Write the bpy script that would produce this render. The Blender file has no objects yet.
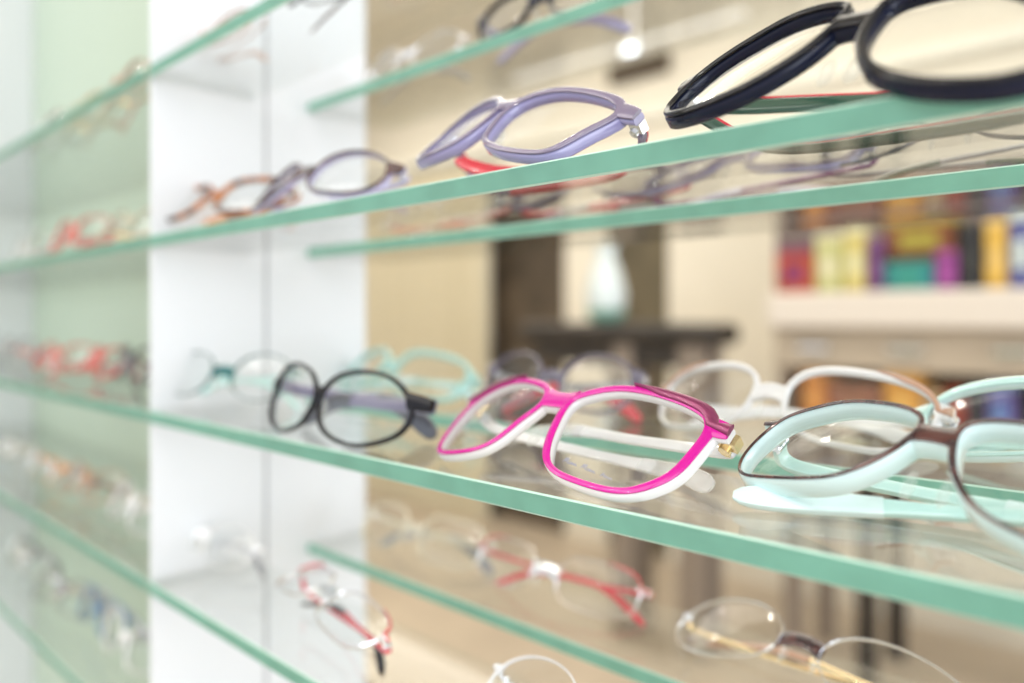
import bpy, math, random
from mathutils import Vector, Matrix
random.seed(4)
SCN = bpy.context.scene
COL = SCN.collection
EYE = 1.25                      # camera height above the floor
F, CX, HY = 770.0, 512.0, 318.0
TH = math.radians(46.17)
VD = Vector((-math.cos(TH), math.sin(TH), 0)); RT = Vector((math.sin(TH), math.cos(TH), 0))
CAM = Vector((0, -0.219, EYE))

# ---------------------------------------------------------------- camera, world, light
cd = bpy.data.cameras.new('camera'); cam = bpy.data.objects.new('camera', cd); COL.objects.link(cam)
cam.location = CAM
cam.rotation_euler = (math.pi/2, 0, math.atan2(-VD.x, VD.y))
cd.sensor_width = 36; cd.lens = F/1024*36; cd.shift_y = -(341.5-HY)/1024
cd.clip_start = .01; cd.clip_end = 60
cd.dof.use_dof = True; cd.dof.focus_distance = .288; cd.dof.aperture_fstop = 3.0
SCN.camera = cam
w = bpy.data.worlds.new('world'); SCN.world = w; w.use_nodes = True
w.node_tree.nodes['Background'].inputs[0].default_value = (.93, .96, 1, 1)
w.node_tree.nodes['Background'].inputs[1].default_value = 1.25
SCN.view_settings.view_transform = 'Standard'; SCN.view_settings.look = 'None'
SCN.view_settings.exposure = -0.14; SCN.view_settings.gamma = 1
SCN.view_settings.use_curve_mapping = False
try:
    SCN.cycles.max_bounces = 14; SCN.cycles.transparent_max_bounces = 40; SCN.cycles.use_denoising = True
    SCN.cycles.caustics_refractive = False; SCN.cycles.caustics_reflective = False
except Exception: pass

def area(name, loc, rot, sx, sy, power, color):
    l = bpy.data.lights.new(name, 'AREA'); l.shape = 'RECTANGLE'; l.size = sx; l.size_y = sy
    l.energy = power; l.color = color
    o = bpy.data.objects.new(name, l); COL.objects.link(o); o.location = loc; o.rotation_euler = rot
    return o
area('ceiling_light_back', (-2.6, 1.7, 2.8), (0, 0, 0), 4.5, 2.0, 70, (1, .95, .86))
area('ceiling_light_front', (-1.2, -1.3, 2.8), (0, 0, 0), 4.0, 1.4, 45, (1, .97, .93))
# unseen side light, added at the right to brighten the white panels
area('added_side_light', (2.9, -.2, 1.7), (0, math.radians(90), 0), 2.4, 5.6, 150, (.86, .92, 1))

# ---------------------------------------------------------------- materials
MATS = {}
def mat(name, col, rough=.5, metal=0., trans=0., coat=0., emit=0., noise=0., nscale=8., alpha=1., sss=0.):
    if name in MATS: return MATS[name]
    m = bpy.data.materials.new(name); m.use_nodes = True; MATS[name] = m
    nt = m.node_tree; b = nt.nodes['Principled BSDF']
    c = (*col, 1)
    b.inputs['Base Color'].default_value = c
    b.inputs['Roughness'].default_value = rough; b.inputs['Metallic'].default_value = metal
    b.inputs['Transmission Weight'].default_value = trans; b.inputs['Coat Weight'].default_value = coat
    b.inputs['Coat Roughness'].default_value = .05
    b.inputs['Alpha'].default_value = alpha
    if emit: b.inputs['Emission Color'].default_value = c; b.inputs['Emission Strength'].default_value = emit
    if noise:
        tc = nt.nodes.new('ShaderNodeTexCoord'); n = nt.nodes.new('ShaderNodeTexNoise'); n.inputs['Scale'].default_value = nscale
        nt.links.new(tc.outputs['Object'], n.inputs['Vector'])
        r = nt.nodes.new('ShaderNodeValToRGB'); r.color_ramp.elements[0].position = .35; r.color_ramp.elements[1].position = .65
        r.color_ramp.elements[0].color = (*[x*(1-noise) for x in col], 1); r.color_ramp.elements[1].color = (*[min(1, x*(1+noise)) for x in col], 1)
        nt.links.new(n.outputs['Fac'], r.inputs['Fac']); nt.links.new(r.outputs['Color'], b.inputs['Base Color'])
    return m
def two_tone(name, c1, c2, scale=160, rough=.15, th=.5):
    if name in MATS: return MATS[name]
    m = mat(name, c1, rough, coat=.6, noise=.01, nscale=scale)
    r = [n for n in m.node_tree.nodes if n.type == 'VALTORGB'][0]
    r.color_ramp.elements[0].color = (*c1, 1); r.color_ramp.elements[1].color = (*c2, 1)
    r.color_ramp.elements[0].position = th-.07; r.color_ramp.elements[1].position = th+.07
    return m
def sheet_glass(name, tint, f0, gain=.96, rough=0.):
    """clear glass surface: transmits straight through, mirrors more and more at a glancing angle"""
    m = bpy.data.materials.new(name); m.use_nodes = True; MATS[name] = m; nt = m.node_tree; nt.nodes.clear()
    N = nt.nodes.new; L = nt.links.new
    g = N('ShaderNodeNewGeometry'); d = N('ShaderNodeVectorMath'); d.operation = 'DOT_PRODUCT'
    L(g.outputs['Incoming'], d.inputs[0]); L(g.outputs['Normal'], d.inputs[1])
    def mth(op, a, b=None, v=None):
        n = N('ShaderNodeMath'); n.operation = op; L(a, n.inputs[0])
        if v is not None: n.inputs[1].default_value = v
        return n.outputs[0]
    a = mth('ABSOLUTE', d.outputs['Value'])
    s = N('ShaderNodeMath'); s.operation = 'SUBTRACT'; s.inputs[0].default_value = 1; L(a, s.inputs[1])
    p = mth('POWER', s.outputs[0], v=5.); q = mth('MULTIPLY', p, v=gain); r = mth('ADD', q, v=f0)
    t = N('ShaderNodeBsdfTransparent'); t.inputs[0].default_value = (*tint, 1)
    gl = N('ShaderNodeBsdfGlossy'); gl.inputs['Roughness'].default_value = rough
    mx = N('ShaderNodeMixShader'); L(r, mx.inputs[0]); L(t.outputs[0], mx.inputs[1]); L(gl.outputs[0], mx.inputs[2])
    o = N('ShaderNodeOutputMaterial'); L(mx.outputs[0], o.inputs[0])
    return m
def clear_plastic(name, col, amount=.5, rough=.12):
    """translucent acetate: part clear, part milky body, with a gloss"""
    if name in MATS: return MATS[name]
    m = mat(name, col, rough, coat=.7); nt = m.node_tree; b = nt.nodes['Principled BSDF']; o = nt.nodes['Material Output']
    t = nt.nodes.new('ShaderNodeBsdfTransparent'); t.inputs[0].default_value = (*[min(1, c*.4+.6) for c in col], 1)
    mx = nt.nodes.new('ShaderNodeMixShader'); mx.inputs[0].default_value = amount
    nt.links.new(t.outputs[0], mx.inputs[1]); nt.links.new(b.outputs[0], mx.inputs[2]); nt.links.new(mx.outputs[0], o.inputs[0])
    return m

GLASS = sheet_glass('shelf_glass', (.985, .995, .988), .045, .9)
LENS = sheet_glass('lens_glass', (.985, .99, .988), .035, .55)
# ground green edge of the shelf glass: a glossy, light-scattering face
ARRIS = mat('shelf_arris_pale_green', (.50, .72, .62), .3)  # frosted chamfers, with the arris highlight put into their paler colour
EDGE = mat('shelf_edge_green', (.165, .41, .33), .28, noise=.10, nscale=60)
nt = EDGE.node_tree; _b = nt.nodes['Principled BSDF']; _t = nt.nodes.new('ShaderNodeBsdfTranslucent'); _t.inputs[0].default_value = (.36, .72, .60, 1)
_m = nt.nodes.new('ShaderNodeMixShader'); _m.inputs[0].default_value = .4
nt.links.new(_b.outputs[0], _m.inputs[1]); nt.links.new(_t.outputs[0], _m.inputs[2]); nt.links.new(_m.outputs[0], nt.nodes['Material Output'].inputs[0])

SILVER = mat('silver_metal', (.78, .78, .8), .18, 1.); GOLD = mat('gold_metal', (.85, .68, .42), .2, 1.)
GUN = mat('gunmetal', (.16, .17, .2), .3, .8); BLACK = mat('gloss_black', (.008, .008, .012), .16)
DARKNAVY = mat('dark_navy_acetate', (.006, .009, .03), .14)
for m_ in (BLACK, DARKNAVY): m_.node_tree.nodes['Principled BSDF'].inputs['Specular IOR Level'].default_value = .32
MAGENTA = mat('magenta_enamel', (.60, .0, .29), .16, coat=.35); PLUM = mat('plum_metal', (.24, .035, .11), .3, .4, coat=.4)
WHITE = clear_plastic('milky_white_acetate', (.92, .91, .92), .86); CLEAR = clear_plastic('clear_acetate', (.93, .93, .93), .35)
PADM = clear_plastic('nose_pad_silicone', (.95, .96, .94), .15)
MINT = mat('mint_acetate', (.55, .83, .80), .18, coat=.8); MINTPALE = mat('pale_mint_acetate', (.72, .91, .92), .2, coat=.8)
BROWN = two_tone('dark_brown_acetate', (.03, .008, .012), (.10, .035, .03))
TORT = two_tone('tortoise_acetate', (.10, .025, .012), (.50, .16, .03), 90)
LAV = mat('lavender_acetate', (.33, .31, .56), .18, coat=.9); LAVD = mat('mauve_grey_acetate', (.20, .16, .25), .22, coat=.8)
LAVP = mat('pale_lavender_acetate', (.55, .53, .78), .2, coat=.7)
RED = mat('red_enamel', (.72, .03, .06), .2, coat=.8); CORAL = mat('coral_red', (.80, .16, .14), .25, coat=.5)
DGREEN = mat('dark_green_acetate', (.03, .09, .06), .2, coat=.7); TEALD = mat('dark_teal_metal', (.04, .16, .16), .25, .6)
GREY = mat('grey_acetate', (.30, .30, .32), .25, coat=.5); VIOLETG = mat('violet_grey_acetate', (.20, .19, .30), .3, coat=.4)
BEIGE = clear_plastic('beige_crystal', (.86, .80, .66), .6); ORANGE = mat('orange_acetate', (.85, .32, .06), .2, coat=.7)
BLUE = mat('steel_blue', (.12, .25, .42), .3, coat=.5); TAN = mat('tan_enamel', (.55, .32, .22), .3, coat=.4)
PURPLE = mat('purple_enamel', (.22, .03, .20), .25, coat=.5); PAPER = mat('white_paper', (.9, .9, .9), .7)
INK = mat('grey_ink', (.30, .32, .45), .6); WHITEP = mat('white_enamel', (.88, .88, .9), .25, coat=.6)

# ---------------------------------------------------------------- mesh helpers
def add_mesh(name, V, Fc, m, parent=None, base=(0, 0, 0), smooth=True, mats=None, midx=None):
    me = bpy.data.meshes.new(name)
    me.from_pydata([tuple(Vector(v)-Vector(base)) for v in V], [], Fc)
    me.materials.append(m)
    if mats:
        for x in mats: me.materials.append(x)
    if midx:
        for p, i in zip(me.polygons, midx): p.material_index = i
    if smooth:
        for p in me.polygons: p.use_smooth = True
    import bmesh
    b = bmesh.new(); b.from_mesh(me); bmesh.ops.recalc_face_normals(b, faces=b.faces); b.to_mesh(me); b.free()
    o = bpy.data.objects.new(name, me); COL.objects.link(o)
    if smooth:
        try: me.set_sharp_from_angle(angle=math.radians(52))
        except Exception: pass
    if parent: o.parent = parent
    return o
def box_vf(x0, x1, y0, y1, z0, z1):
    V = [(x, y, z) for x in (x0, x1) for y in (y0, y1) for z in (z0, z1)]
    return V, [(0, 1, 3, 2), (4, 6, 7, 5), (0, 4, 5, 1), (2, 3, 7, 6), (0, 2, 6, 4), (1, 5, 7, 3)]
def box(name, x0, x1, y0, y1, z0, z1, m, parent=None, bev=0., base=(0, 0, 0)):
    V, Fc = box_vf(x0, x1, y0, y1, z0, z1)
    o = add_mesh(name, V, Fc, m, parent, base, smooth=False)
    if bev:
        md = o.modifiers.new('bevel', 'BEVEL'); md.width = bev; md.segments = 3
    return o
def struct(o): o['kind'] = 'structure'; return o
def tag(o, label, cat, group=None):
    o['label'] = label; o['category'] = cat
    if group: o['group'] = group
    return o
def empty(name, loc):
    o = bpy.data.objects.new(name, None); COL.objects.link(o); o.location = loc; o.empty_display_size = .02; return o
def at(px, Y):
    """world X and viewing distance of the vertical line seen at pixel column px, at depth Y"""
    d = VD + RT*((px-CX)/F); t = (Y+.219)/d.y
    return t*d.x, t
def zat(py, t): return EYE-(py-HY)/F*t
def lathe(prof, cx, cy, z0, n=24):
    V, Fc = [], []
    for r, z in prof:
        for k in range(n):
            a = 2*math.pi*k/n; V.append((cx+r*math.cos(a), cy+r*math.sin(a), z0+z))
    for i in range(len(prof)-1):
        for k in range(n):
            j = (k+1) % n; Fc.append((i*n+k, i*n+j, (i+1)*n+j, (i+1)*n+k))
    Fc.append(tuple(range(n-1, -1, -1))); Fc.append(tuple(range((len(prof)-1)*n, len(prof)*n)))
    return V, Fc

# ---------------------------------------------------------------- room
XL, XR, YF, YB, ZC = -6.6, 3.0, -3.2, 3.2, 3.0
CREAM = mat('cream_wall_paint', (.78, .725, .61), .85, noise=.03, nscale=2)
FLOORM = mat('tan_stone_floor', (.52, .43, .33), .45, noise=.08, nscale=2.5)
struct(box('floor', XL-.1, XR+.1, YF, YB+.8, -.1, 0, FLOORM))
struct(box('ceiling', XL-.1, XR+.1, YF, YB+.8, ZC, ZC+.1, mat('ceiling_paint', (.80, .77, .68), .9)))
xa = at(487, YB)[0]; xb = at(565, YB)[0]; xc = at(606, YB)[0]; xd = at(668, YB)[0]
DH = 1.92
V, Fc = [], []
for b_ in ((XL, xa, YB, YB+.15, 0, ZC), (xa, xd, YB, YB+.15, DH, ZC), (xb, xc, YB, YB+.15, 0, DH), (xd, XR, YB, YB+.15, 0, ZC)):
    v, f = box_vf(*b_); Fc += [tuple(i+len(V) for i in q) for q in f]; V += v
struct(add_mesh('wall_back', V, Fc, CREAM, smooth=False))
struct(box('wall_left', XL-.1, XL, YF, YB+.15, 0, ZC, CREAM))
V, Fc = [], []
for b_ in ((XR, XR+.1, YF, YB+.15, 0, .45), (XR, XR+.1, YF, YB+.15, 2.9, ZC), (XR, XR+.1, YF, -3.05, .45, 2.9), (XR, XR+.1, 2.65, YB+.15, .45, 2.9)):
    v, f = box_vf(*b_); Fc += [tuple(i+len(V) for i in q) for q in f]; V += v
struct(add_mesh('wall_right', V, Fc, CREAM, smooth=False))
DKW = mat('dark_walnut_door', (.085, .062, .04), .45, noise=.35, nscale=5); DKO = mat('olive_brown_door', (.13, .105, .06), .5, noise=.2, nscale=4)
for n, (a, b, m) in enumerate(((xa, xb, DKW), (xc, xd, DKO)), 1):
    # panelled door leaf: slab with raised stiles
    V, Fc = [], []
    q = [(a, b, YB+.06, YB+.10, 0, DH)]
    wd = b-a
    q += [(a, a+.1*wd, YB+.04, YB+.06, 0, DH), (b-.1*wd, b, YB+.04, YB+.06, 0, DH), (a, b, YB+.04, YB+.06, DH-.12, DH), (a, b, YB+.04, YB+.06, .95, 1.05), (a, b, YB+.04, YB+.06, 0, .18)]
    for b_ in q:
        v, f = box_vf(*b_); Fc += [tuple(i+len(V) for i in g) for g in f]; V += v
    d_ = struct(add_mesh('door_%d' % n, V, Fc, m, smooth=False))
    V, Fc = lathe([(.012, 0), (.012, .10), (.02, .12), (.02, .14), (.008, .15)], a+.06*wd, YB+.0, 1.0, 12)
    add_mesh('door_handle', V, Fc, SILVER, d_)
# window front of the shop behind the photographer: mullions only, daylight comes through
WF = mat('window_frame_white', (.85, .85, .85), .4)
V, Fc = [], []
for b_ in [(XL, XR, YF, YF+.06, 0, .3), (XL, XR, YF, YF+.06, 2.7, ZC)]+[(x, x+.06, YF, YF+.06, .3, 2.7) for x in (XL, -4.2, -1.8, .6, XR-.06)]:
    v, f = box_vf(*b_); Fc += [tuple(i+len(V) for i in q) for q in f]; V += v
struct(add_mesh('window_1', V, Fc, WF, smooth=False))
# picture rail / cornice
struct(box('trim_1', XL, XR, YB-.05, YB, 2.28, 2.34, mat('cornice_paint', (.85, .82, .72), .5), bev=.01))

# curtain of narrow vertical folds
cx0 = at(350, 3.1)[0]; cx1 = at(486, 3.1)[0]; V, Fc = [], []
n = 260
for i in range(n+1):
    x = cx0+(cx1-cx0)*i/n; y = 3.08+.03*math.sin(i*.95)+.012*math.sin(i*.37+1)
    for z in (.002, 2.2): V.append((x, y, z))
for i in range(n+1):
    x = cx0+(cx1-cx0)*i/n; y = 3.084+.03*math.sin(i*.95)+.012*math.sin(i*.37+1)
    for z in (.002, 2.2): V.append((x, y, z))
o2 = 2*(n+1)
for i in range(n):
    Fc += [(2*i, 2*i+2, 2*i+3, 2*i+1), (o2+2*i, o2+2*i+1, o2+2*i+3, o2+2*i+2), (2*i+1, 2*i+3, o2+2*i+3, o2+2*i+1), (2*i, o2+2*i, o2+2*i+2, 2*i+2)]
Fc += [(0, 1, o2+1, o2), (2*n, o2+2*n, o2+2*n+1, 2*n+1)]
cu = empty('curtain', ((cx0+cx1)/2, 3.09, 0)); tag(cu, 'beige curtain of narrow vertical folds beside the dark door', 'curtain')
add_mesh('curtain_fabric', V, Fc, mat('beige_curtain', (.74, .67, .50), .9), cu, cu.location)
V, Fc = lathe([(.012, 0), (.012, cx1-cx0+.1)], 0, 0, 0, 12)
V = [(cx0-.05+z, 3.09+y, 2.2+x) for x, y, z in V]
add_mesh('curtain_rod', V, Fc, SILVER, cu, cu.location)

# band of shade high on the wall, modelled as a dark slatted strip
vx0, t0 = at(608, YB-.03); vx1, _ = at(668, YB-.03)
ve = empty('shade_strip', ((vx0+vx1)/2, YB-.03, zat(86, t0)))
tag(ve, 'dark brown strip standing in for shade high on the cream wall', 'vent')
z0, z1 = zat(86, t0), zat(66, t0)
box('shade_strip_frame', vx0, vx1, YB-.03, YB, z0, z1, mat('shade_brown', (.12, .09, .06), .6), ve, .004, ve.location)
for k in range(4):
    zz = z0+(z1-z0)*(k+.7)/4.6
    box('slat', vx0+.02, vx1-.02, YB-.045, YB-.03, zz-.006, zz+.006, mat('shade_brown', (0, 0, 0)), ve, 0, ve.location)

# unseen round ceiling spots, added for glints on rims and glass
LAMPM = mat('glint_glow', (1, .95, .86), .5, emit=90)
k = 0
for (x, y, lab) in ((-3.9, 2.4, None), (-2.6, 2.4, None), (-1.3, 2.4, None), (-3.2, .9, None), (-1.6, .9, None), (-3.0, -.9, None), (-1.6, -.9, None), (-.4, -.9, None), (.9, -.9, None), (-2.3, -2.0, None), (-.9, -2.0, None), (.5, -2.0, None)):
    r = empty('glint_lamp', (x, y, ZC-.03)); tag(r, 'round spot lamp added in the unseen ceiling for glints', 'added lamp', 'added glint lamps in the ceiling')
    V, Fc = lathe([(.085, 0), (.09, .03), (.06, .03), (.055, .005), (.08, 0)], x, y, ZC-.03, 24); add_mesh('lamp_ring', V, Fc[:-2], WF, r, r.location)
    V, Fc = lathe([(.052, .012), (.052, .02)], x, y, ZC-.03, 20); add_mesh('lamp_disc', V, Fc, LAMPM, r, r.location)
# one track spot hanging near the back wall
lx, lt = at(632, 2.7); lz = zat(50, lt)
r = empty('track_spotlight', (lx, 2.7, lz)); tag(r, 'bright white spotlight shining on a rail before the far wall', 'spotlight')
V, Fc = lathe([(.02, -.03), (.045, -.03), (.05, .02), (.03, .08), (.01, .09)], 0, 0, 0, 20)
V = [(lx+x*1.2, 2.7+z*.6, lz-y*.45) for x, y, z in V]; add_mesh('lamp_head', V, Fc, WF, r, r.location)
V, Fc = lathe([(.030, -.034), (.030, -.031)], 0, 0, 0, 20)
V = [(lx+x*1.2, 2.7+z*.6, lz-y*.45) for x, y, z in V]; add_mesh('lamp_lens', V, Fc, mat('cool_lamp_glow', (.85, .92, 1), .5, emit=6), r, r.location)
box('hanging_rod', lx-.008, lx+.008, 2.71, 2.726, lz+.03, ZC, SILVER, r, 0, r.location)
box('rail', lx-.75, lx+.55, 2.70, 2.735, lz+.01, lz+.035, WF, r, .004, r.location)

# ---------------------------------------------------------------- furniture in the shop behind
WDK = mat('dark_stained_wood', (.03, .023, .018), .5, noise=.3, nscale=6)
PUTTY = mat('grey_brown_post', (.26, .21, .17), .4)
# high table with a thick rounded dark top
YT = 2.25
tx0, tt = at(515, YT); tx1, _ = at(714, YT); zt = zat(322, tt)
tb = empty('high_table', ((tx0+tx1)/2, YT, 0)); tag(tb, 'high dark wooden table with a thick rounded top before the door', 'table')
box('tabletop', tx0, tx1, YT, YT+.22, zt-.085, zt, WDK, tb, .035, tb.location)
box('apron', tx0+.08, tx1-.08, YT+.04, YT+.18, zt-.17, zt-.08, WDK, tb, .005, tb.location)
for px, hw_ in ((617, .045), (685, .052)):
    X = at(px, YT)[0]
    for yy in (YT+.03, YT+.13):
        box('leg', X-hw_, X+hw_, yy, yy+.06, 0, zt-.08, PUTTY, tb, .006, tb.location)
# pale vase on it
vx, vt = at(606, YT+.11)
vs = empty('vase', (vx, YT+.11, zt)); tag(vs, 'pale blue white glass vase on the high dark table', 'vase')
V, Fc = lathe([(.05, 0), (.075, .03), (.085, .12), (.06, .22), (.035, .28), (.05, .33), (.045, .33), (.03, .28), (.05, .2), (.07, .1), (.05, .02)], vx, YT+.11, zt, 28)
add_mesh('vase_body', V, Fc, mat('pale_blue_glass', (.66, .74, .76), .15, coat=.5), vs, vs.location)
V, Fc = lathe([(.052, -.0), (.08, .028), (.083, .05), (.078, .05)], vx, YT+.11, zt+.001, 28)
add_mesh('green_base_band', V, Fc, mat('sea_green_glaze', (.2, .42, .34), .2), vs, vs.location)

# display cabinet with coloured boxes and books
YC = 2.45
bx0 = at(774, YC)[0]; bx1 = at(1075, YC)[0]; tb_ = at(900, YC)[1]
zb1, zb0, zd = zat(291, tb_), zat(328, tb_), zat(372, tb_)
TANW = mat('grey_tan_laminate', (.48, .40, .31), .5, noise=.05, nscale=3); WHL = mat('white_laminate', (.72, .65, .58), .4)
cb = empty('display_cabinet', ((bx0+bx1)/2, YC, 0)); tag(cb, 'grey tan cabinet with a thick white ledge holding coloured boxes', 'cabinet')
bl = cb.location
box('ledge', bx0, bx1, YC-.06, YC+.45, zb0, zb1, WHL, cb, .01, bl)
box('drawer_front', bx0, bx1, YC, YC+.4, zd, zb0, TANW, cb, .006, bl)
for k in range(3):
    xx = bx0+(bx1-bx0)*(k+.5)/3
    box('handle', xx-.05, xx+.05, YC-.025, YC, (zd+zb0)/2-.008, (zd+zb0)/2+.008, SILVER, cb, .003, bl)
zsh = zat(428, tb_)
box('lower_shelf', bx0+.02, bx1-.02, YC+.02, YC+.4, zsh-.025, zsh, TANW, cb, .003, bl)
box('back_panel', bx0, bx1, YC+.4, YC+.42, zsh-.03, zd, TANW, cb, 0, bl)
box('side_panel', bx0, bx0+.02, YC+.01, YC+.4, zsh-.03, zd, TANW, cb, 0, bl)
box('side_panel', bx1-.02, bx1, YC+.01, YC+.4, zsh-.03, zd, TANW, cb, 0, bl)
for px, m_ in ((790, PUTTY), (864, WDK), (1060, WDK)):
    X = at(px, YC+.03)[0]
    for yy in (YC+.03, YC+.33): box('leg', X-.028, X+.028, yy, yy+.06, 0, zsh-.025, m_, cb, .004, bl)
box('upper_back_panel', at(776, YC+.38)[0], bx1, YC+.38, YC+.40, zb1, zat(150, tb_), mat('grey_mauve_panel', (.17, .13, .12), .7), cb, 0, bl)
def carton(px0, px1, py0, py1, Y, base_z, col, lab, band=None, dep=.16):
    a, ta = at(px0, Y); b, _ = at(px1, Y); base_z = None if base_z is None else base_z+.001; h = zat(py0, ta)-zat(py1, ta)
    if base_z is None: base_z = zat(py1, ta)
    nm = 'box'
    r = empty(nm, ((a+b)/2, Y, base_z)); tag(r, lab, 'box', 'coloured boxes on the cabinet'); l = r.location
    col = tuple(c*.75 for c in col); band = tuple(c*.8 for c in band)
    m = mat('print_%s' % lab.replace(' ', '_')[:40], col, .45, noise=.25, nscale=14)
    box('carton', a, b-.004, Y, Y+dep, base_z, base_z+h*.86, m, r, .004, l)
    m2 = mat('print_band_%s' % lab.replace(' ', '_')[:40], band or tuple(min(1, c*1.5+.05) for c in col), .45)
    box('lid', a-.001, b-.003, Y-.002, Y+dep+.002, base_z+h*.86, base_z+h, m2, r, .004, l)
    w_ = (b-a)
    box('front_print', a+.2*w_, b-.25*w_, Y-.003, Y, base_z+.25*h, base_z+.62*h, m2, r, .001, l)
YY = YC+.06
for a in ((776, 814, 246, 291, (.55, .09, .03), 'red and purple box at the left end of the ledge', (.25, .03, .14)),
          (815, 843, 232, 291, (.62, .62, .25), 'pale yellow green box beside the red one', (.8, .75, .5)),
          (844, 866, 226, 291, (.75, .62, .18), 'yellow patterned box with pale print', (.85, .82, .5)),
          (867, 884, 238, 291, (.16, .05, .18), 'narrow dark purple box', (.25, .1, .3)),
          (885, 934, 262, 291, (.03, .30, .32), 'wide teal box low on the ledge', (.05, .35, .25)),
          (935, 958, 252, 291, (.33, .05, .30), 'magenta box next to the teal one', (.45, .1, .4)),
          (959, 984, 225, 291, (.02, .02, .025), 'tall black box on the ledge', (.04, .04, .04)),
          (985, 1008, 222, 291, (.85, .52, .08), 'tall yellow orange box right of the black one', (.9, .62, .2)),
          (1009, 1034, 212, 291, (.10, .11, .35), 'blue box with white and green print at the frame edge', (.75, .85, .8))):
    carton(*a[:4], YY, zb1, a[4], a[5], a[6])
carton(886, 956, 222, 258, YY+.02, None, (.28, .09, .03), 'wide rust brown box stacked on teal and magenta', (.45, .4, .05), dep=.14)
for a in ((802, 826, 378, 425, (.80, .28, .05), 'orange box on the lower shelf, left end', (.85, .4, .1)),
          (828, 880, 388, 425, (.35, .12, .07), 'brown red box low on the lower shelf', (.4, .2, .12)),
          (884, 922, 372, 425, (.82, .36, .04), 'wide orange box in the middle of the lower shelf', (.9, .5, .1)),
          (924, 944, 386, 425, (.60, .42, .22), 'tan box right of the wide orange one', (.7, .5, .3)),
          (945, 966, 382, 425, (.40, .05, .04), 'dark red box on the lower shelf', (.45, .1, .05)),
          (967, 986, 376, 425, (.02, .02, .04), 'black box on the lower shelf', (.05, .05, .06)),
          (988, 1014, 374, 425, (.20, .14, .50), 'violet blue box on the lower shelf, right end', (.15, .3, .6))):
    carton(*a[:4], YC+.04, zsh, a[4], a[5], a[6], dep=.2)

# ---------------------------------------------------------------- glass shelf display
LEV = [('top', .182), ('second', .0595), ('third', -.0668), ('fourth', -.190), ('bottom', -.312)]
XP = -.575; XQ = XP-.003
def shelf(x0, x1, y0, y1, ztop, lab, thick=.0088):
    zt_, zl, c = EYE+ztop, EYE+ztop-thick, .0007
    prof = [(y1, zl), (y1, zt_), (y0+c, zt_), (y0, zt_-c), (y0, zl+c), (y0+c, zl)]      # ground front edge with small chamfers
    V = [(x, y, z) for x in (x0, x1) for y, z in prof]
    Fc = [(k, (k+1) % 6, 6+(k+1) % 6, 6+k) for k in range(6)]+[tuple(range(6)), tuple(range(11, 5, -1))]
    me = add_mesh('glass_shelf', V, Fc, GLASS, None, ((x0+x1)/2, y0, EYE+ztop-thick), False, [EDGE, ARRIS])
    me.location = ((x0+x1)/2, y0, EYE+ztop-thick)
    for p in me.data.polygons: p.material_index = 1 if p.normal.y < -.9 else 2 if p.normal.y < -.5 else 0   # the polished front edge is green, the others clear
    tag(me, lab, 'shelf', 'glass shelves of the eyewear display')
    return me
for nm, z in LEV:
    shelf(XP, .34, 0, .079, z, 'clear %s glass shelf of the near bay, front row, green edge' % nm)
    shelf(-1.57, XQ, 0, .1805, z, 'clear %s glass shelf of the far bay left of the white panel' % nm)
    if nm != 'bottom': shelf(XP, .34, .131, .218, z, 'clear %s glass shelf of the near bay, rear row, green edge' % nm)
PANW = mat('white_lacquer_panel', (.74, .765, .80), .55); SEAM = mat('grey_seam', (.42, .43, .45), .6)
zb, zt2 = .25, EYE+.75
def panel(x0, x1, y0, y1, lab):
    e = empty('upright_divider', ((x0+x1)/2, (y0+y1)/2, 0)); tag(e, lab, 'panel', 'upright dividers')
    box('panel_board', x0, x1, y0, y1, 0, zt2, PANW, e, .0008, e.location)
    return e
panel(XQ, XP, .0025, .0915, 'white upright panel beside the shelves, front of the two boards')
panel(XQ, XP, .0945, .190, 'white upright panel beside the shelves, rear of the two boards')
sj = box('joint_strip', XQ+.0003, XP-.0008, .0915, .0945, 0, zt2, SEAM); tag(sj, 'thin grey joint strip between the two white upright panels', 'strip')
panel(-1.60, -1.572, 0, .19, 'white end panel at the far left of the display')
GP = mat('pale_green_glass_back', (.52, .64, .53), .35)
gb = box('back_panel', -1.57, XQ, .181, .189, 0, zt2, GP, bev=.001); tag(gb, 'pale green back panel behind the far bay shelves', 'panel')
panel(.345, .363, 0, .19, 'white end panel at the right end of the near bay')

# ---------------------------------------------------------------- eyeglasses
def crom(P, n, closed=True):
    m = len(P); out = []
    for i in range(n):
        s = i/n*m if closed else i/(n-1)*(m-1)
        k = min(int(s), m-1 if closed else m-2); t = s-k
        g = (lambda j: P[j % m]) if closed else (lambda j: P[max(0, min(m-1, j))])
        a, b, c, d = g(k-1), g(k), g(k+1), g(k+2)
        out.append(tuple(.5*(2*b[q]+(c[q]-a[q])*t+(2*a[q]-5*b[q]+4*c[q]-d[q])*t*t+(3*b[q]-a[q]-3*c[q]+d[q])*t**3) for q in range(len(b))))
    return out
def resample(P, n):
    """even spacing round a closed outline, counter-clockwise"""
    L = [0]
    for i in range(len(P)): L.append(L[-1]+math.dist(P[i], P[(i+1) % len(P)]))
    out = []; j = 0
    for i in range(n):
        s = L[-1]*i/n
        while L[j+1] < s: j += 1
        t = (s-L[j])/max(1e-9, L[j+1]-L[j]); a, b = P[j], P[(j+1) % len(P)]
        out.append((a[0]+(b[0]-a[0])*t, a[1]+(b[1]-a[1])*t))
    return out
def ccw(P):
    A = sum(P[i][0]*P[(i+1) % len(P)][1]-P[(i+1) % len(P)][0]*P[i][1] for i in range(len(P)))
    return P if A > 0 else P[::-1]
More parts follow.
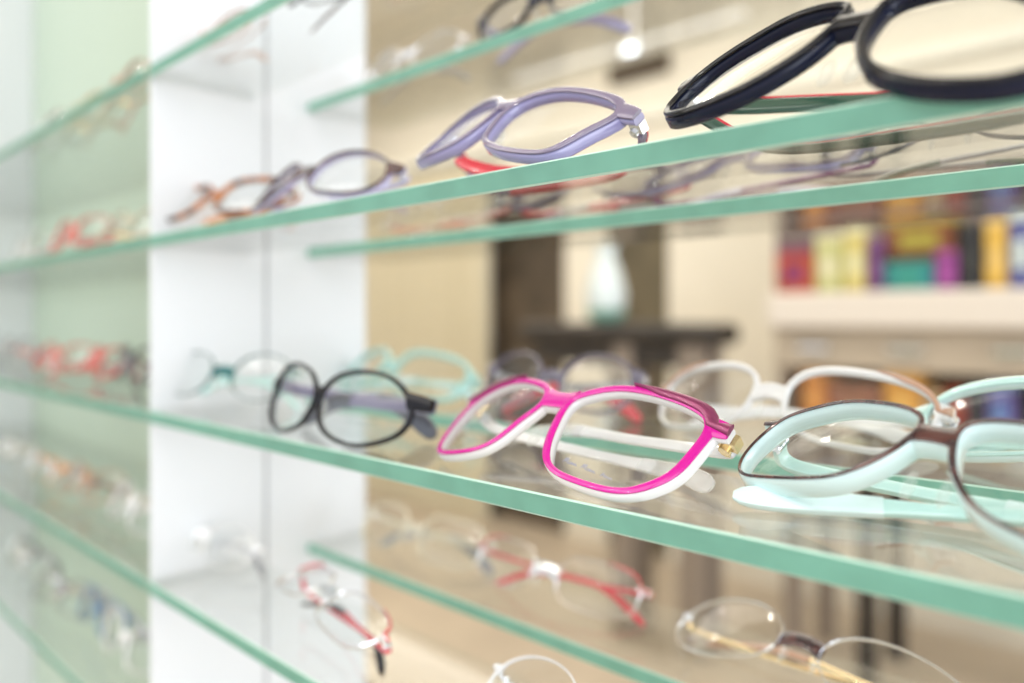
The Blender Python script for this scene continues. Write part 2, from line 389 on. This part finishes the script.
def smooth_outline(P, n=72, it=3):
    P = resample(crom(ccw(P), 240), n)
    for _ in range(it): P = [tuple((P[i-1][q]+2*P[i][q]+P[(i+1) % n][q])/4 for q in (0, 1)) for i in range(n)]
    return P
def superell(uc, vc, a, b, e=2.4, taper=0., tilt=0., n=72):
    """lens opening: taper narrows the lower half, tilt lifts the outer corner"""
    out = []
    for i in range(n):
        t = 2*math.pi*i/n; c, s = math.cos(t), math.sin(t)
        x = a*math.copysign(abs(c)**(2/e), c); y = b*math.copysign(abs(s)**(2/e), s)
        x *= 1+taper*y/b; y += tilt*x
        out.append((uc+x, vc+y))
    return smooth_outline(out, n, 1)

class Specs:
    """one pair of glasses: vertices are laid out in its own frame (u across, v up, w back) and set down in the display"""
    def __init__(s, name_label, pos, yaw, lean, roll, K, shelf_z, group=None):
        s.K = K; s.sz = shelf_z+EYE; s.pos = Vector((pos[0], pos[1], pos[2]+EYE))
        s.M = Matrix.Rotation(yaw, 3, 'Z') @ Matrix.Rotation(roll, 3, 'Y') @ Matrix.Rotation(-lean, 3, 'X')
        s.lean = lean
        s.items = []; s.label = name_label; s.group = group; s.gap = .0003
    def W(s, u, v, w): return s.pos + s.M @ Vector((u, s.K*u*u+w, v))
    def add(s, name, V, Fc, m, key=None, par=None, label=None): s.items.append([name, V, Fc, m, key, par, label])
    def ribbon(s, A, B, w0, w1, closed, bev=.0007):
        V, Fc = [], []; n = len(A)
        for a, b in zip(A, B):
            d = math.dist(a, b); e = min(bev, d*.3); f = e/max(d, 1e-9); bw = min(bev, (w1-w0)*.3)
            p = lambda t: (a[0]+(b[0]-a[0])*t, a[1]+(b[1]-a[1])*t)
            for t, w_ in ((0, w1-bw), (0, w0+bw), (f, w0), (.5, w0-bw*.5), (1-f, w0), (1, w0+bw), (1, w1-bw), (1-f, w1), (f, w1)):
                q = p(t); V.append(s.W(q[0], q[1], w_))
        k = 9
        for i in range(n if closed else n-1):
            j = (i+1) % n
            for c in range(k): Fc.append((i*k+c, i*k+(c+1) % k, j*k+(c+1) % k, j*k+c))
        if not closed: Fc += [tuple(range(k)), tuple(range((n-1)*k+k-1, (n-1)*k-1, -1))]
        return V, Fc
    def offset(s, P, wt, wb, wo, wi, side, wc=0.):
        n = len(P); out = []
        for i in range(n):
            tx, ty = P[(i+1) % n][0]-P[i-1][0], P[(i+1) % n][1]-P[i-1][1]; L = math.hypot(tx, ty) or 1
            nx, ny = ty/L, -tx/L
            o_ = nx*side
            wd = (wt if ny > 0 else wb)*ny*ny+(wo if o_ > 0 else wi)*nx*nx+wc*2*max(0, o_)*max(0, ny)
            out.append((P[i][0]+nx*wd, P[i][1]+ny*wd))
        for _ in range(2): out = [tuple((out[i-1][q]+2*out[i][q]+out[(i+1) % n][q])/4 for q in (0, 1)) for i in range(n)]
        return out
    def tube(s, pts, r, n=8, world=True, ry=None):
        """rounded bar along world points; r, ry may be lists"""
        V, Fc = [], []; m = len(pts)
        for i, p in enumerate(pts):
            t = (pts[min(m-1, i+1)]-pts[max(0, i-1)]).normalized()
            up = s.up if hasattr(s, 'up') else Vector((0, 0, 1))
            sd = t.cross(up).normalized(); u2 = sd.cross(t).normalized()
            a = r[i] if isinstance(r, list) else r; b = (ry[i] if isinstance(ry, list) else ry) if ry is not None else a
            for k in range(n):
                an = 2*math.pi*(k+.5)/n; c, q = math.cos(an), math.sin(an)
                c = math.copysign(abs(c)**.6, c); q = math.copysign(abs(q)**.6, q)
                V.append(p+sd*a*c+u2*b*q)
        for i in range(m-1):
            for k in range(n): Fc.append((i*n+k, i*n+(k+1) % n, (i+1)*n+(k+1) % n, (i+1)*n+k))
        Fc += [tuple(range(n)), tuple(range((m-1)*n+n-1, (m-1)*n-1, -1))]
        return V, Fc
    def finish(s, name='eyeglasses', settle=True):
        mz = min(v.z for it in s.items for v in it[1]); dz = 0
        if settle: dz = s.sz+s.gap-mz
        elif mz < s.sz+s.gap: pass
        base = Vector((s.pos.x, s.pos.y, s.sz)); r = empty(name, base)
        tag(r, s.label, 'eyeglasses', s.group); D = {}
        for name_, V, Fc, m, key, par, lab in s.items:
            V = [v+Vector((0, 0, dz)) for v in V]
            o = add_mesh(name_, V, Fc, m, D.get(par, r), base)
            if lab: o['label'] = lab
            if key: D[key] = o
        return r, mz-s.sz

def build(label, pos, yaw, lean, shelf_z, R, Lf=None, roll=0., K=2.0, w=(.003, .002, .0025, .002), front=BLACK, back=None, brow=None,
          tf=.0014, tb_=.0028, bridge=(.0, .004, .003), hinge_m=SILVER, temple=None, tip=None, tip_len=.32, end_v=None, settle=True,
          th=.0032, tw=.0011, droop=None, gap2=.006, group=None, lens=True, pads=True, metal_bridge=None, t_reach=.9, hint=True, open_t=False,
          brow_w=.0035, end_len=.004, woff=.004, padm=None, tdrop=.010, tend=.012, sides=(1, -1), eh=None, wc=0., hs=1., pathw={}, stripe=None):
    s = Specs(label, pos, yaw, lean, roll, K, shelf_z, group)
    c, sn = math.cos(lean), math.sin(lean)
    if Lf is None: Lf = R
    out = {}
    ext = {}
    fr = [[], []]; bk = [[], []]; br = [[], []]
    def acc(T, VF):
        V, Fc = VF; o_ = len(T[0]); T[0] += V; T[1] += [tuple(i+o_ for i in f) for f in Fc]
    for side, P in ((1, R), (-1, Lf)):
        P = ccw([(side*p[0], p[1]) for p in P])
        O = s.offset(P, *w, side, wc); out[side] = O
        if back is None: acc(fr, s.ribbon(P, O, -tf, tb_, True))
        else:
            acc(fr, s.ribbon(P, O, -tf, 0, True)); acc(bk, s.ribbon(P, s.offset(P, *[x+.0003 for x in w], side, wc), 0, tb_, True))
        # outer upper corner where the temple joins
        us = [side*o_[0] for o_ in O]; umax = max(us); vs_ = [o_[1] for o_ in O]; vt, vb = max(vs_), min(vs_)
        ev = end_v if end_v is not None else vt-.30*(vt-vb)
        # outermost rim point near that height
        cand = [o_ for o_ in O if abs(o_[1]-ev) < .004 and side*o_[0] > 0] or O
        e = max(cand, key=lambda q: side*q[0]); ext[side] = (e[0], ev, umax)
        h0 = eh or (.0045 if w[2] > .0018 else .0016)
        A = [(e[0]-side*.002, ev-h0), (e[0]+side*end_len*.5, ev-h0*.9), (e[0]+side*end_len, ev-h0*.7)]
        Bq = [(e[0]-side*.004, ev+h0), (e[0]+side*end_len*.5, ev+h0*.9), (e[0]+side*end_len, ev+h0*.7)]
        acc(fr, s.ribbon(A, Bq, -tf, 0 if back else tb_, False))
        if back: acc(bk, s.ribbon(A, Bq, 0, tb_*.6, False))
        if brow:
            idx = [i for i in range(len(O)) if True]
            n_ = len(O)
            # brow bar: upper outer run of the rim
            run = sorted([i for i in idx if (O[i][1] > ev-.001 and side*O[i][0] > brow[1])], key=lambda i: side*O[i][0])
            # order along outline
            A2 = [P[i] for i in run]; B2 = [(O[i][0], O[i][1]+.0007) for i in run]
            if len(A2) > 3:
                A2 = [((a[0]*.85+b[0]*.15), (a[1]*.85+b[1]*.15)) for a, b in zip(A2, B2)]
                keep = [q for q in range(len(A2)) if A2[q][1] > ev-h0*.4]
                A2 = [A2[q] for q in keep]; B2 = [B2[q] for q in keep]
                A2.append((e[0]+side*(end_len+.0003), ev-h0*.45)); B2.append((e[0]+side*(end_len+.0003), ev+h0*.8))
                for q in range(5): A2[q] = tuple(B2[q][z]+(A2[q][z]-B2[q][z])*(.25+.15*q) for z in (0, 1))
                s.add('brow_bar', *s.ribbon(A2, B2, -tf-.0012, -tf+.0006, False), brow[0])
    # bridge
    ui = min(abs(o_[0]) for o_ in out[1]); ui2 = min(abs(o_[0]) for o_ in out[-1])
    Rv = [o_[1] for o_ in out[1]]; vt = max(Rv); vb = min(Rv)
    bv, bt, bdip = bridge  # height above the middle of the lens, half thickness, sag
    vm = (vt+vb)/2+bv
    def inner(O, side, v):
        cnd = [o_ for o_ in O if abs(o_[1]-v) < .0035] or O
        return min(cnd, key=lambda q: side*q[0])[0]
    A, Bq = [], []
    for sg, T in ((-1, A), (1, Bq)):
        ve_ = vm+sg*bt*1.3; xr, xl = inner(out[1], 1, ve_), inner(out[-1], -1, ve_)
        for i in range(15):
            t = i/14; q = abs(2*t-1)
            T.append((xl-.0010+(xr-xl+.0020)*t, vm+bdip*(1-q*q)+sg*bt*(1+.3*q**3)))
    MB = fr if metal_bridge is None else [[], []]
    if back and metal_bridge is None:
        acc(fr, s.ribbon(A, Bq, -tf, 0, False)); acc(bk, s.ribbon(A, Bq, 0, tb_, False))
    else: acc(MB, s.ribbon(A, Bq, -tf*.8, tb_*.8, False))
    s.add('front_frame', *fr, front, 'front')
    if metal_bridge is not None: s.add('bridge', *MB, metal_bridge)
    if back: s.add('back_layer', *bk, back, None, None, '%s inner layer of the frame' % back.name.replace('_', ' '))
    # lenses
    for side, P in ((1, R), (-1, Lf)):
        P = ccw([(side*p[0], p[1]) for p in P]); cu_, cv_ = sum(p[0] for p in P)/len(P), sum(p[1] for p in P)/len(P)
        if lens:
            V, Fc = [], []; n = len(P); rings = (1.004, .7, .35)
            for w0 in (tb_*.35, tb_*.35+.0012):
                for q in rings:
                    for p in P:
                        V.append(s.W(cu_+(p[0]-cu_)*q, cv_+(p[1]-cv_)*q, w0-.0014*(1-q*q)))
                V.append(s.W(cu_, cv_, w0-.0014))
            o_ = n*len(rings)+1
            for h in (0, 1):
                for r_ in range(len(rings)-1):
                    for i in range(n):
                        j = (i+1) % n; b = h*o_
                        Fc.append((b+r_*n+i, b+r_*n+j, b+(r_+1)*n+j, b+(r_+1)*n+i))
                for i in range(n): Fc.append((h*o_+(len(rings)-1)*n+i, h*o_+(len(rings)-1)*n+(i+1) % n, h*o_+o_-1))
            for i in range(n): Fc.append((i, (i+1) % n, o_+(i+1) % n, o_+i))
            s.add('lens', V, Fc, LENS)
        if pads:
            pu = inner(out[side], side, (vt+vb)/2-.003)+side*-.0012; pv = (vt+vb)/2-.004
            V, Fc = [], []
            for i in range(7):
                a = math.pi*i/6
                for k in range(10):
                    b = 2*math.pi*k/10
                    V.append(s.W(pu+side*.0012*math.sin(a)*math.cos(b)-side*.0008, pv+.0062*math.cos(a), tb_+.0028+.0032*math.sin(a)*math.sin(b)))
            for i in range(6):
                for k in range(10): Fc.append((i*10+k, i*10+(k+1) % 10, (i+1)*10+(k+1) % 10, (i+1)*10+k))
            s.add('nose_pad', V, Fc, padm or PADM)
    # hinges and folded temples
    s.up = s.M @ Vector((0, 0, 1))
    for q, side in enumerate((1, -1)):
        if side not in sides: continue
        eu, ev, umax = ext[side]
        hu = eu+side*end_len*.6; hw = tb_+.002
        V, Fc = [], []
        def blk(u0, u1, v0, v1, w0, w1):
            o_ = len(V); P8 = [s.W(u, v, w_) for u in (u0, u1) for v in (v0, v1) for w_ in (w0, w1)]
            V.extend(P8); Fc.extend([tuple(i+o_ for i in f) for f in [(0, 1, 3, 2), (4, 6, 7, 5), (0, 4, 5, 1), (2, 3, 7, 6), (0, 2, 6, 4), (1, 5, 7, 3)]])
        blk(hu-.0018*hs, hu+.0018*hs, ev-.0014*hs, ev+.0014*hs, (tb_*.6 if back else tb_)-.0002, tb_+.0022)
        for dv in (-.0015*hs, 0, .0015*hs):
            o_ = len(V); rr = .0012*hs
            for h in (-.0006*hs, .0006*hs):
                for k in range(8):
                    a = 2*math.pi*k/8; V.append(s.W(hu-side*.0012+rr*math.cos(a), ev+dv+h, tb_+.0028+rr*math.sin(a)))
            for k in range(8): Fc.append((o_+k, o_+(k+1) % 8, o_+8+(k+1) % 8, o_+8+k))
            Fc.extend([tuple(range(o_+7, o_-1, -1)), tuple(range(o_+8, o_+16))])
        s.add('hinge', V, Fc, hinge_m)
        # path in world: hinge -> across behind the frame -> tip on the shelf
        p0 = s.W(hu, ev, tb_+.0035)
        ang = woff + q*gap2
        p1 = s.W(hu-side*.004, ev-.0005, tb_+.0035+ang)
        far = -side*abs(umax)*t_reach
        # find tip height: on the shelf
        wq = s.K*(hu*hu) - s.K*far*far + ang + tb_ + tend
        c2 = s.W(far, 0, wq); upz = s.up.z
        vtip = (s.sz+.0045*max(.6, 1)+q*.0005-c2.z)/max(.3, upz)
        vtip = max(-.045, min(ev-.004, vtip)) if droop is None else droop
        p4 = s.W(far, vtip, wq)
        p2 = p1.lerp(p4, .33)+s.up*tdrop*.45; p3 = p1.lerp(p4, .72)+s.up*tdrop
        path = [Vector(x) for x in crom([tuple(p0), tuple(p1), tuple(p2), tuple(p3), tuple(p4)], 34, False)]
        lo = s.sz+.0006
        if side in pathw:
            pts = [tuple(p0), tuple(s.W(hu-side*.001, ev-.001, tb_+.008))]+[(a, b, c_+EYE) for a, b, c_ in pathw[side]]
            path = [Vector(x) for x in crom(pts, 34, False)]
        n1 = int(34*(1-tip_len)) if tip else 34
        rr = [tw]*34; ry = []
        for i in range(34):
            t = i/33; h = th*(1-.25*min(1, t*2)) if t < .6 else th*(.75+.45*math.sin((t-.6)/.4*math.pi*.75))
            ry.append(h)
        for i_, f_ in ((30, .97), (31, .9), (32, .75), (33, .4)): ry[i_] *= f_; rr[i_] *= f_
        for i in range(34):
            path[i].z = max(path[i].z, lo+ry[i]*abs(s.up.z)+tw*(1-abs(s.up.z)))
        tm = temple or front
        tv, tf_ = s.tube(path[:n1+(1 if tip else 0)], rr[:n1+1], 10, ry=ry[:n1+1]) 
        s.add('temple', tv, tf_, tm, 'temple%d' % q)
        if stripe:
            sv, sf = s.tube([path[i]+s.up*(ry[i]+.0002) for i in range(3, 33)], .0009, 6)
            s.add('edge_stripe', sv, sf, stripe, None, 'temple%d' % q, 'thin %s upper edge' % stripe.name.replace('_', ' '))
        if tip:
            tv, tf_ = s.tube(path[n1-1:], [x*1.25 for x in rr[n1-1:]], 10, ry=[x*1.12 for x in ry[n1-1:]])
            s.add('temple_tip', tv, tf_, tip, None, 'temple%d' % q, '%s tip' % tip.name.replace('_', ' '))
    return s

mm = lambda P: [(a/1000, b/1000) for a, b in P]
DONE = {}
# --- pink and white pair in the middle of the third shelf
pinkR = smooth_outline(mm([[8.9, 2.1], [15.3, 8.4], [26.3, 13.5], [39.4, 15.1], [50.8, 14.9], [57.7, 14.0], [63.4, 12.0], [66.0, 6.5], [65.4, -6.1], [63.6, -16.5], [57.7, -25.6], [51.9, -30.0], [42.3, -32.0], [28.6, -31.9], [21.2, -29.1], [16.4, -23.3], [12.2, -13.5]]), it=1)
pinkL = smooth_outline(mm([[14.5, 9.5], [9.5, 4.4], [8.5, -1.4], [12.7, -10.0], [17.7, -23.4], [25.8, -28.8], [39.7, -30.7], [52.6, -29.1], [60.4, -22.8], [66.9, -7.5], [66.1, 5.5], [53.3, 12.7], [35.5, 14.4]]), it=1)
s = build('pink and white rectangular glasses with plum brow bars, centre of the shelf', (-.2128, .0281, -.0369), math.radians(-3.9), math.radians(52.6), -.067,
          pinkR, pinkL, roll=math.radians(.1), K=2.67, w=(.0034, .0026, .0034, .0036), front=MAGENTA, back=WHITE, brow=(PLUM, .030),
          tf=.0012, tb_=.0044, bridge=(.0120, .0044, -.001), hinge_m=GOLD, temple=WHITE, tip=CLEAR, settle=False, th=.0034, end_v=.0100, end_len=.0042, eh=.0045, wc=.0030, hs=1.9,
          pathw={-1: [(-.262, .050, -.0560), (-.200, .052, -.0610), (-.160, .045, -.0610), (-.144, .037, -.0632)]})
V, Fc = [], []
def stroke(pts):
    P3 = [Vector(x) for x in crom([tuple(s.W(.0245+a*.00066, -.0268+b*.00062-.00003*a, .0004)) for a, b in pts], 5*len(pts), False)]
    v, f = s.tube(P3, .00011, 6); Fc.extend([tuple(i+len(V) for i in q) for q in f]); V.extend(v)
for x in (0, 13): # two words beginning with a tall double peak, then running loops
    stroke([(x, 0), (x+1.2, 4), (x+1.6, 1), (x+2.8, 4.2), (x+3.2, .3), (x+4.2, .8)])
    stroke([(x+5.8, 1.8), (x+4.6, 1.6), (x+4.6, .2), (x+5.8, .6), (x+6.1, 1.8), (x+6.5, .2), (x+7.4, 1.8), (x+8, .2), (x+9, 1.9), (x+9.4, .3), (x+10.4, .7)])
stroke([(27, 0), (28, 3.6), (27.6, 1.4), (28.8, 2.2), (29.2, .2), (30.2, 1.9), (30.8, .2), (31.8, 1.7), (32.4, .2), (33.5, 1.8), (34, .2)])
s.add('lens_print', V, Fc, INK)
DONE['pink'] = s.finish(settle=False)
# --- mint and brown pair at the right
mintL = smooth_outline(mm([[59.4, -28.6], [63.5, -17.1], [58.8, -1.2], [47.6, 5.3], [35.8, 9.0], [23.5, 9.0], [14.1, 7.8], [7.7, 4.7], [6.7, -1.0], [11.6, -14.2], [20.3, -24.6], [27.6, -28.0], [38.1, -29.8], [50, -30.5]]), it=2)
s = build('dark brown glasses with mint inner side, nearest on the third shelf', (-.0704, .046, -.0353), math.radians(-11.3), math.radians(53.8), -.067,
          mintL, None, roll=math.radians(2.8), K=2.17, w=(.0016, .0014, .0016, .0024), front=BROWN, back=MINTPALE, tf=.0010, tb_=.0082,
          bridge=(.0085, .0034, 0), hinge_m=SILVER, temple=MINT, tip=MINTPALE, settle=False, th=.0036, tw=.0016, hs=1.6, end_v=-.002,
          pathw={1: [(-.030, .060, -.0600), (-.075, .052, -.0622), (-.108, .040, -.0626), (-.132, .0314, -.0626)]})
DONE['mint'] = s.finish(settle=False)
# --- black oval pair
bc = smooth_outline(mm([[27.7, 15.0], [42.6, 14.5], [52.5, 8.8], [57.6, -.5], [54.0, -12.0], [36.5, -20.8], [20.7, -20.5], [8.9, -15.5], [3.6, -6.0], [4.0, 2.4], [12, 10.6]]), it=3)
s = build('black oval glasses with violet grey temples, left of the pink pair', (-.3642, .009, -.0402), math.radians(5.0), math.radians(17.9), -.067,
          bc, None, roll=math.radians(1.8), K=4.0, w=(.0022, .0022, .0022, .0022), front=BLACK, tf=.0012, tb_=.0022, bridge=(.004, .0022, .002),
          hinge_m=VIOLETG, temple=VIOLETG, tip=GUN, th=.0042, tw=.0016, end_len=.009, settle=True)
DONE['blackC'] = s.finish()
# --- lavender pair on the second shelf
lv = smooth_outline(mm([[11.5, -16.9], [7.5, -8.2], [5.0, 2.7], [8.0, 10.8], [15.7, 15.6], [25.2, 18.1], [39.3, 18.3], [54.0, 16.4], [59.6, 11.5], [58.0, 5.4], [54.3, -2.1], [50.8, -11.3], [46.9, -18.6], [38.0, -21.1], [25.9, -21.5], [18.6, -19.5]]), it=2)
s = build('lavender cat eye glasses with red inner temples, centre of the second shelf', (-.2429, .0232, .0891), math.radians(-7.2), math.radians(46.5), .058,
          lv, None, roll=math.radians(7.2), K=3.03, w=(.0034, .0026, .0030, .0030), front=LAVD, back=LAV, tf=.0014, tb_=.0050,
          bridge=(.011, .0032, .0), hinge_m=SILVER, temple=LAVD, stripe=RED, tip=RED, tip_len=.4, th=.0026, settle=False, end_v=.013, end_len=.0055, wc=.0018, hs=1.5,
          pathw={1: [(-.190, .052, .0655), (-.230, .045, .0660), (-.262, .036, .0700), (-.2767, .030, .0761)], -1: [(-.285, .062, .066), (-.235, .066, .064), (-.200, .062, .064)]})
DONE['lav'] = s.finish(settle=False)
# --- black round pair nearest on the second shelf
bb = smooth_outline(mm([[61.0, -3.2], [61.1, 11.6], [54.6, 21.5], [43.2, 29.3], [32.2, 34.9], [20.2, 35.3], [8.6, 32.0], [7.4, 26.3], [8.2, 17.1], [10.6, 8.8], [15.3, 1.4], [22.3, -5.8], [32.1, -10.4], [42.8, -11.9], [53.7, -10.2]]), it=2)
s = build('glossy black round glasses with red edged green temples, nearest on the second shelf', (-.0931, .0093, .0756), math.radians(-12), math.radians(45.8), .058,
          bb, None, roll=math.radians(8.0), K=1.82, w=(.0030, .0030, .0026, .0030), front=BLACK, back=DARKNAVY, tf=.0018, tb_=.0050,
          bridge=(.010, .0034, 0), hinge_m=SILVER, temple=DGREEN, stripe=RED, th=.0030, settle=False, end_v=.012,
          pathw={-1: [(-.130, .060, .0640), (-.085, .068, .0630), (-.045, .066, .0630)], 1: [(-.040, .058, .0700), (-.078, .050, .0712), (-.110, .036, .0722), (-.1369, .022, .0732)]})
DONE['blackB'] = s.finish(settle=False)

# --- the others, each set down on its shelf
ZS = dict(LEV); G = 'glasses blurred in the distance of the far bay'
oval = lambda a=.024, b=.016, uc=.034, e=2.1: superell(uc, 0, a, b, e)
rect = lambda a=.026, b=.0155, uc=.036, tp=.06, tl=.02, e=3.2: superell(uc, 0, a, b, e, tp, tl)
cat = lambda a=.026, b=.016, uc=.036: superell(uc, 0, a, b, 2.6, .12, .12)
def put(label, px, Y, lev, outline, yaw=0., lean=25., **kw):
    X, t = at(px, Y)
    s = build(label, (X, Y, ZS[lev]+.03), math.radians(yaw), math.radians(lean), ZS[lev], outline, **kw)
    r, g = s.finish(); return r
thin = dict(w=(.0010, .0009, .0010, .0010), tf=.0007, tb_=.0012, th=.0018, tw=.0007)
# second shelf
put('black brown glasses with lavender temples, left of the lavender pair', 304, .030, 'second', oval(.027, .0165, .038, 2.3), 2, 40, K=3, w=(.0022, .0016, .002, .0018), front=BROWN, back=LAVP, tf=.002, tb_=.0026, temple=LAVP, th=.003, end_len=.006)
put('tortoise shell glasses with amber highlights on the second shelf', 212, .030, 'second', rect(.028, .0155, .038), 10, 40, K=1.6, front=TORT, temple=TORT, tip=ORANGE, th=.0034)
put('mauve grey glasses with purple temples, rear row of the second shelf', 735, .165, 'second', rect(.026, .016), -4, 55, K=2, front=LAVD, back=LAV, tb_=.004, temple=PURPLE, tip=LAVP)
put('violet grey glasses with red temples, rear row of the second shelf', 585, .165, 'second', oval(.025, .016), 6, 50, K=2, front=VIOLETG, temple=RED, tip=GREY)
put('grey metal glasses at the right end of the rear row, second shelf', 950, .165, 'second', oval(.024, .016), 0, 50, K=2, **thin, front=GUN, temple=GREY, tip=DGREEN)
put('coral pink glasses on the rear row, left end of the second shelf', 430, .165, 'second', rect(.025, .014), 2, 45, K=2, front=CLEAR, temple=CORAL, tip=CLEAR)
# top shelf
put('thin tan metal glasses on the top shelf, left end', 205, .035, 'top', oval(), 0, 30, **thin, front=TAN, temple=TAN, tip=TAN)
put('grey glasses with brown tips on the top shelf, above the joint strip', 345, .035, 'top', rect(), 4, 25, **thin, front=GUN, temple=GREY, tip=BROWN)
put('crystal beige glasses on the rear row of the top shelf', 405, .165, 'top', oval(), 0, 25, **thin, front=SILVER, temple=BEIGE, tip=GREY)
put('dark navy glasses with violet temples on the rear row, top shelf', 540, .160, 'top', oval(.024, .015, .034, 2.5), 4, 20, front=DARKNAVY, temple=VIOLETG, tip=LAV, w=(.0022, .0016, .002, .002))
# third shelf
put('clear white glasses with brown upper rims behind the mint pair', 768, .150, 'third', rect(.031, .019, .041, .1, .03, 2.7), -3, 38, K=3, w=(.003, .0016, .0024, .002), front=WHITE, brow=(TAN, .045), back=WHITEP, tb_=.003, temple=WHITEP, tip=WHITEP, th=.0034)
put('dark violet grey round glasses on the rear row, left of the pillar', 550, .160, 'third', superell(.034, 0, .024, .018, 2.2), 4, 28, front=clear_plastic('smoky_violet_acetate', (.25, .23, .32), .55), temple=GREY, tip=RED, w=(.0022, .0016, .002, .002))
put('thin dark teal glasses on the third shelf, before the white panel', 222, .035, 'third', oval(.026, .0165, .037), 14, 24, K=1.2, **thin, front=TEALD, temple=MINT, tip=MINT)
put('mint crystal glasses on the rear row of the third shelf', 388, .152, 'third', rect(.031, .018, .041), 0, 42, K=3, front=clear_plastic('mint_crystal', (.55, .85, .82), .6), tb_=.004, temple=clear_plastic('mint_crystal', (.55, .85, .82)), tip=MINTPALE, w=(.004, .003, .004, .003))
put('mint green glasses on the rear row behind the brown and mint pair', 1135, .150, 'third', rect(.031, .019, .042, .1, .03, 2.7), 3, 48, K=3, front=MINT, back=MINTPALE, w=(.004, .002, .003, .003), tb_=.004, temple=MINT)
# fourth shelf
put('red and silver glasses on the rear row of the fourth shelf', 545, .152, 'fourth', rect(.027, .015, .038), 2, 30, **thin, front=SILVER, temple=RED, tip=RED, brow=(RED, .04))
put('beige crystal glasses on the rear row of the fourth shelf, left end', 412, .152, 'fourth', rect(.027, .016, .038), 2, 30, front=BEIGE, temple=BEIGE, tip=GREY, w=(.002, .0014, .002, .002))
put('thin rimmed glasses with gold temples, nearest on the fourth shelf', 800, .150, 'fourth', oval(.034, .019, .045), -6, 58, K=3, **thin, front=SILVER, temple=GOLD, tip=TAN, metal_bridge=BROWN)
put('red temple glasses with dark tips on the fourth shelf, front row', 325, .030, 'fourth', rect(.026, .0145, .037), -12, 76, **thin, front=SILVER, temple=RED, tip=BLACK, brow=(RED, .045))
put('rimless glasses with white lenses at the bottom of the frame', 590, .030, 'fourth', oval(.026, .0165, .036), 0, 52, **thin, front=WHITEP, temple=SILVER, tip=BROWN)
put('white thin rimmed glasses on the fourth shelf before the white panel', 200, .035, 'fourth', oval(.025, .015), 5, 40, **thin, front=WHITEP, temple=SILVER, tip=GREY)
# far bay
far = [('top', 118, 'tan metal glasses, far bay, right end of the top shelf', TAN, GOLD, CORAL), ('top', 78, 'gold rimmed glasses, far bay, middle of the top shelf', GOLD, GOLD, TAN), ('top', 40, 'silver glasses, far bay, left end of the top shelf', SILVER, SILVER, GREY),
       ('second', 128, 'beige crystal glasses, far bay, right end of second shelf', BEIGE, GOLD, TAN), ('second', 72, 'red glasses, far bay, middle of the second shelf', CORAL, RED, RED), ('second', 22, 'pale clear glasses, far bay, left end of second shelf', CLEAR, SILVER, CORAL),
       ('third', 128, 'dark brown glasses, far bay, right end of third shelf', GUN, BROWN, BROWN), ('third', 96, 'coral red glasses, far bay, middle of third shelf', CORAL, RED, SILVER), ('third', 55, 'pale pink glasses, far bay, left part of third shelf', CORAL, SILVER, CORAL), ('third', 12, 'grey pink glasses, far bay, left end of third shelf', GREY, CORAL, SILVER),
       ('fourth', 130, 'white glasses, far bay, right end of fourth shelf', WHITEP, BEIGE, WHITEP), ('fourth', 84, 'tortoise brown glasses, far bay, middle of fourth shelf', TAN, TORT, SILVER), ('fourth', 48, 'orange tipped glasses, far bay, left part of fourth shelf', SILVER, ORANGE, ORANGE), ('fourth', 10, 'silver glasses, far bay, left end of fourth shelf', SILVER, BEIGE, SILVER),
       ('bottom', 124, 'white glasses, far bay, right end of bottom shelf', WHITEP, SILVER, SILVER), ('bottom', 96, 'steel blue glasses, far bay, right part of bottom shelf', BLUE, SILVER, SILVER), ('bottom', 60, 'grey glasses, far bay, middle of bottom shelf', GREY, SILVER, BEIGE), ('bottom', 22, 'dark tipped silver glasses, far bay, left of bottom shelf', SILVER, GUN, GREY)]
for i, (lev, px, lab, f_, t_, p_) in enumerate(far):
    o_ = (oval, rect, cat)[i % 3]()
    put(lab, px, .035+.006*(i % 2), lev, o_, random.uniform(-8, 8), random.uniform(15, 40), w=(.0018, .0014, .0016, .0016), tf=.001, tb_=.002, front=f_, temple=t_, tip=p_, group=None)
for k, v in DONE.items(): print('CLEARANCE', k, round(v[1]*1000, 2))
